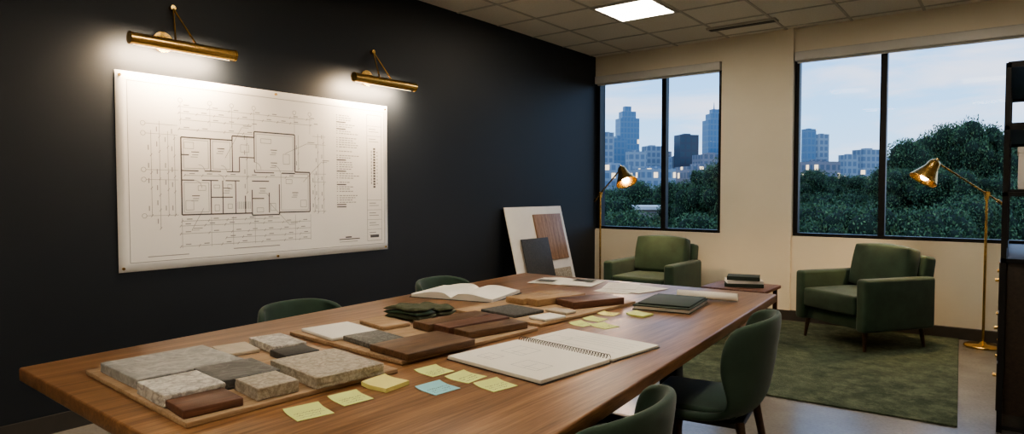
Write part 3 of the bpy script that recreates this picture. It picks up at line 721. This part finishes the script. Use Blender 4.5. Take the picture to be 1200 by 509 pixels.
m, nt, b = nmat('leaves'); gi = nt.nodes.new('ShaderNodeNewGeometry')
nt.links.new(ramp(nt, gi.outputs['Random Per Island'], [(0, (0.035, 0.072, 0.036)), (.6, (0.075, 0.14, 0.058)), (1, (0.14, 0.22, 0.085))]), b.inputs['Base Color']); b.inputs['Roughness'].default_value = .7
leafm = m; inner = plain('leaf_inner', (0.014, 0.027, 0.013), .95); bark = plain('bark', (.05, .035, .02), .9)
def tree_mesh(seed):
    rnd = random.Random(seed); vs = []; fs = []
    blobs = [(Vector((0, 0, .1)), .58)]
    for i in range(26):
        a = rnd.random()*6.283; el = rnd.uniform(-.5, 1.4); r = rnd.uniform(.5, .86)
        blobs.append((Vector((math.cos(a)*math.cos(el)*r, math.sin(a)*math.cos(el)*r, math.sin(el)*r)), rnd.uniform(.13, .34)))
    for c, r in blobs:
        nl = int(2600*r*r/.16*.35)
        for k in range(nl):
            d = Vector((rnd.gauss(0, 1), rnd.gauss(0, 1), rnd.gauss(0, 1))).normalized(); p = c+d*r*rnd.uniform(.78, 1.22)
            q = Euler((rnd.random()*6.3, rnd.random()*6.3, rnd.random()*6.3)).to_matrix(); s = rnd.uniform(.015, .036)
            b0 = len(vs); vs += [p+q@Vector(o_)*s for o_ in ((-1, 0, 0), (0, -.5, .1), (1, 0, 0), (0, .5, .1))]; fs.append((b0, b0+1, b0+2, b0+3))
    me = bpy.data.meshes.new('canopy'); me.from_pydata([tuple(v) for v in vs], [], fs); me.materials.append(leafm)
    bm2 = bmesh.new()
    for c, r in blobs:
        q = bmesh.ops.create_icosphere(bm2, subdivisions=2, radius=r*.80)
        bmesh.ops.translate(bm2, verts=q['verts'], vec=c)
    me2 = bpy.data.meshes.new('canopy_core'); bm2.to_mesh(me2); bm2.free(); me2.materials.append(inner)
    return me, me2
TM = [tree_mesh(s) for s in (1, 2, 3)]
def tree(px, ytop, t, r, sq=1.0):
    x, y = bearing((px-600)/768, t); zt = 1.32+(226-ytop)/768*t; zc = zt-r*sq*.98
    e = empty('tree', (x, y, GZ)); me, me2 = random.choice(TM); a = random.random()*6
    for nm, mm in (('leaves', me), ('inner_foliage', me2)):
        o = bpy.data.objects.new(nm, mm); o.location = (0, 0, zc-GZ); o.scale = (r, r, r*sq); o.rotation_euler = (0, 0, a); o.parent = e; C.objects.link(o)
    rod('trunk', (0, 0, 0), (0, 0, zc-GZ), .25, bark, e, .15)
rr = random.Random(11)
for px in range(640, 1290, 34):
    top = 219+rr.uniform(-5, 6) if px < 930 else 209+rr.uniform(-6, 6)
    tree(px, top, 85+rr.uniform(-6, 10), 5.0)
for px in range(650, 1290, 36):
    if 728 < px < 778: continue
    tree(px, 230+rr.uniform(-8, 8), 50+rr.uniform(-4, 4), 3.4)
for px in range(650, 1300, 44):
    tree(px, 256+rr.uniform(-6, 8) if px < 930 else 242+rr.uniform(-8, 8), 32+rr.uniform(-2, 2), 2.7)
tree(822, 196, 48, 2.4, 1.3); tree(848, 188, 46, 2.4, 1.3); tree(795, 212, 52, 2.4)
tree(1068, 167, 42, 2.3, 1.3); tree(1099, 151, 43, 2.4, 1.35); tree(1130, 141, 42, 2.5, 1.35); tree(1162, 153, 41, 2.3, 1.3); tree(1192, 162, 41, 2.4, 1.2); tree(1230, 150, 41, 2.6, 1.2)
tree(1050, 196, 38, 2.0); tree(1110, 195, 36, 2.4); tree(1165, 205, 34, 2.4); tree(950, 201, 60, 2.4); tree(1000, 204, 62, 2.4)

# ------------------------------------------------------------------ sky
w = bpy.data.worlds.new('dusk_sky'); bpy.context.scene.world = w; w.use_nodes = True; nt = w.node_tree; bg = nt.nodes['Background']
tc = nt.nodes.new('ShaderNodeTexCoord'); sp = nt.nodes.new('ShaderNodeSeparateXYZ'); nt.links.new(tc.outputs['Generated'], sp.inputs[0])
base = ramp(nt, sp.outputs['Z'], [(0.0, (.44, .56, .72)), (.10, (.28, .50, .78)), (.25, (.15, .37, .74)), (.7, (.12, .26, .5))])
mp = nt.nodes.new('ShaderNodeMapping'); mp.inputs['Scale'].default_value = (2.5, 2.5, 11); nt.links.new(tc.outputs['Generated'], mp.inputs[0])
n = N(nt, 'ShaderNodeTexNoise', Scale=1.8, Detail=7.0, Roughness=.55, Distortion=.4); nt.links.new(mp.outputs[0], n.inputs['Vector'])
f = ramp(nt, n.outputs['Fac'], [(.44, (0, 0, 0)), (.66, (.85, .85, .85))])
mx = nt.nodes.new('ShaderNodeMix'); mx.data_type = 'RGBA'; nt.links.new(f, mx.inputs[0]); nt.links.new(base, mx.inputs[6]); mx.inputs[7].default_value = (.60, .60, .69, 1)
nt.links.new(mx.outputs[2], bg.inputs['Color']); bg.inputs['Strength'].default_value = 2.7

# ------------------------------------------------------------------ camera
cam = bpy.data.cameras.new('camera'); co = bpy.data.objects.new('camera', cam); C.objects.link(co)
cam.sensor_width = 36; cam.lens = 768/1200*36; cam.clip_end = 2000; cam.clip_start = .05
co.location = (0, 0, 1.32); co.rotation_euler = (rad(90)-math.atan(28.5/768), 0, th)
bpy.context.scene.camera = co
try: bpy.context.scene.view_settings.look = 'AgX - Medium High Contrast'
except Exception: pass
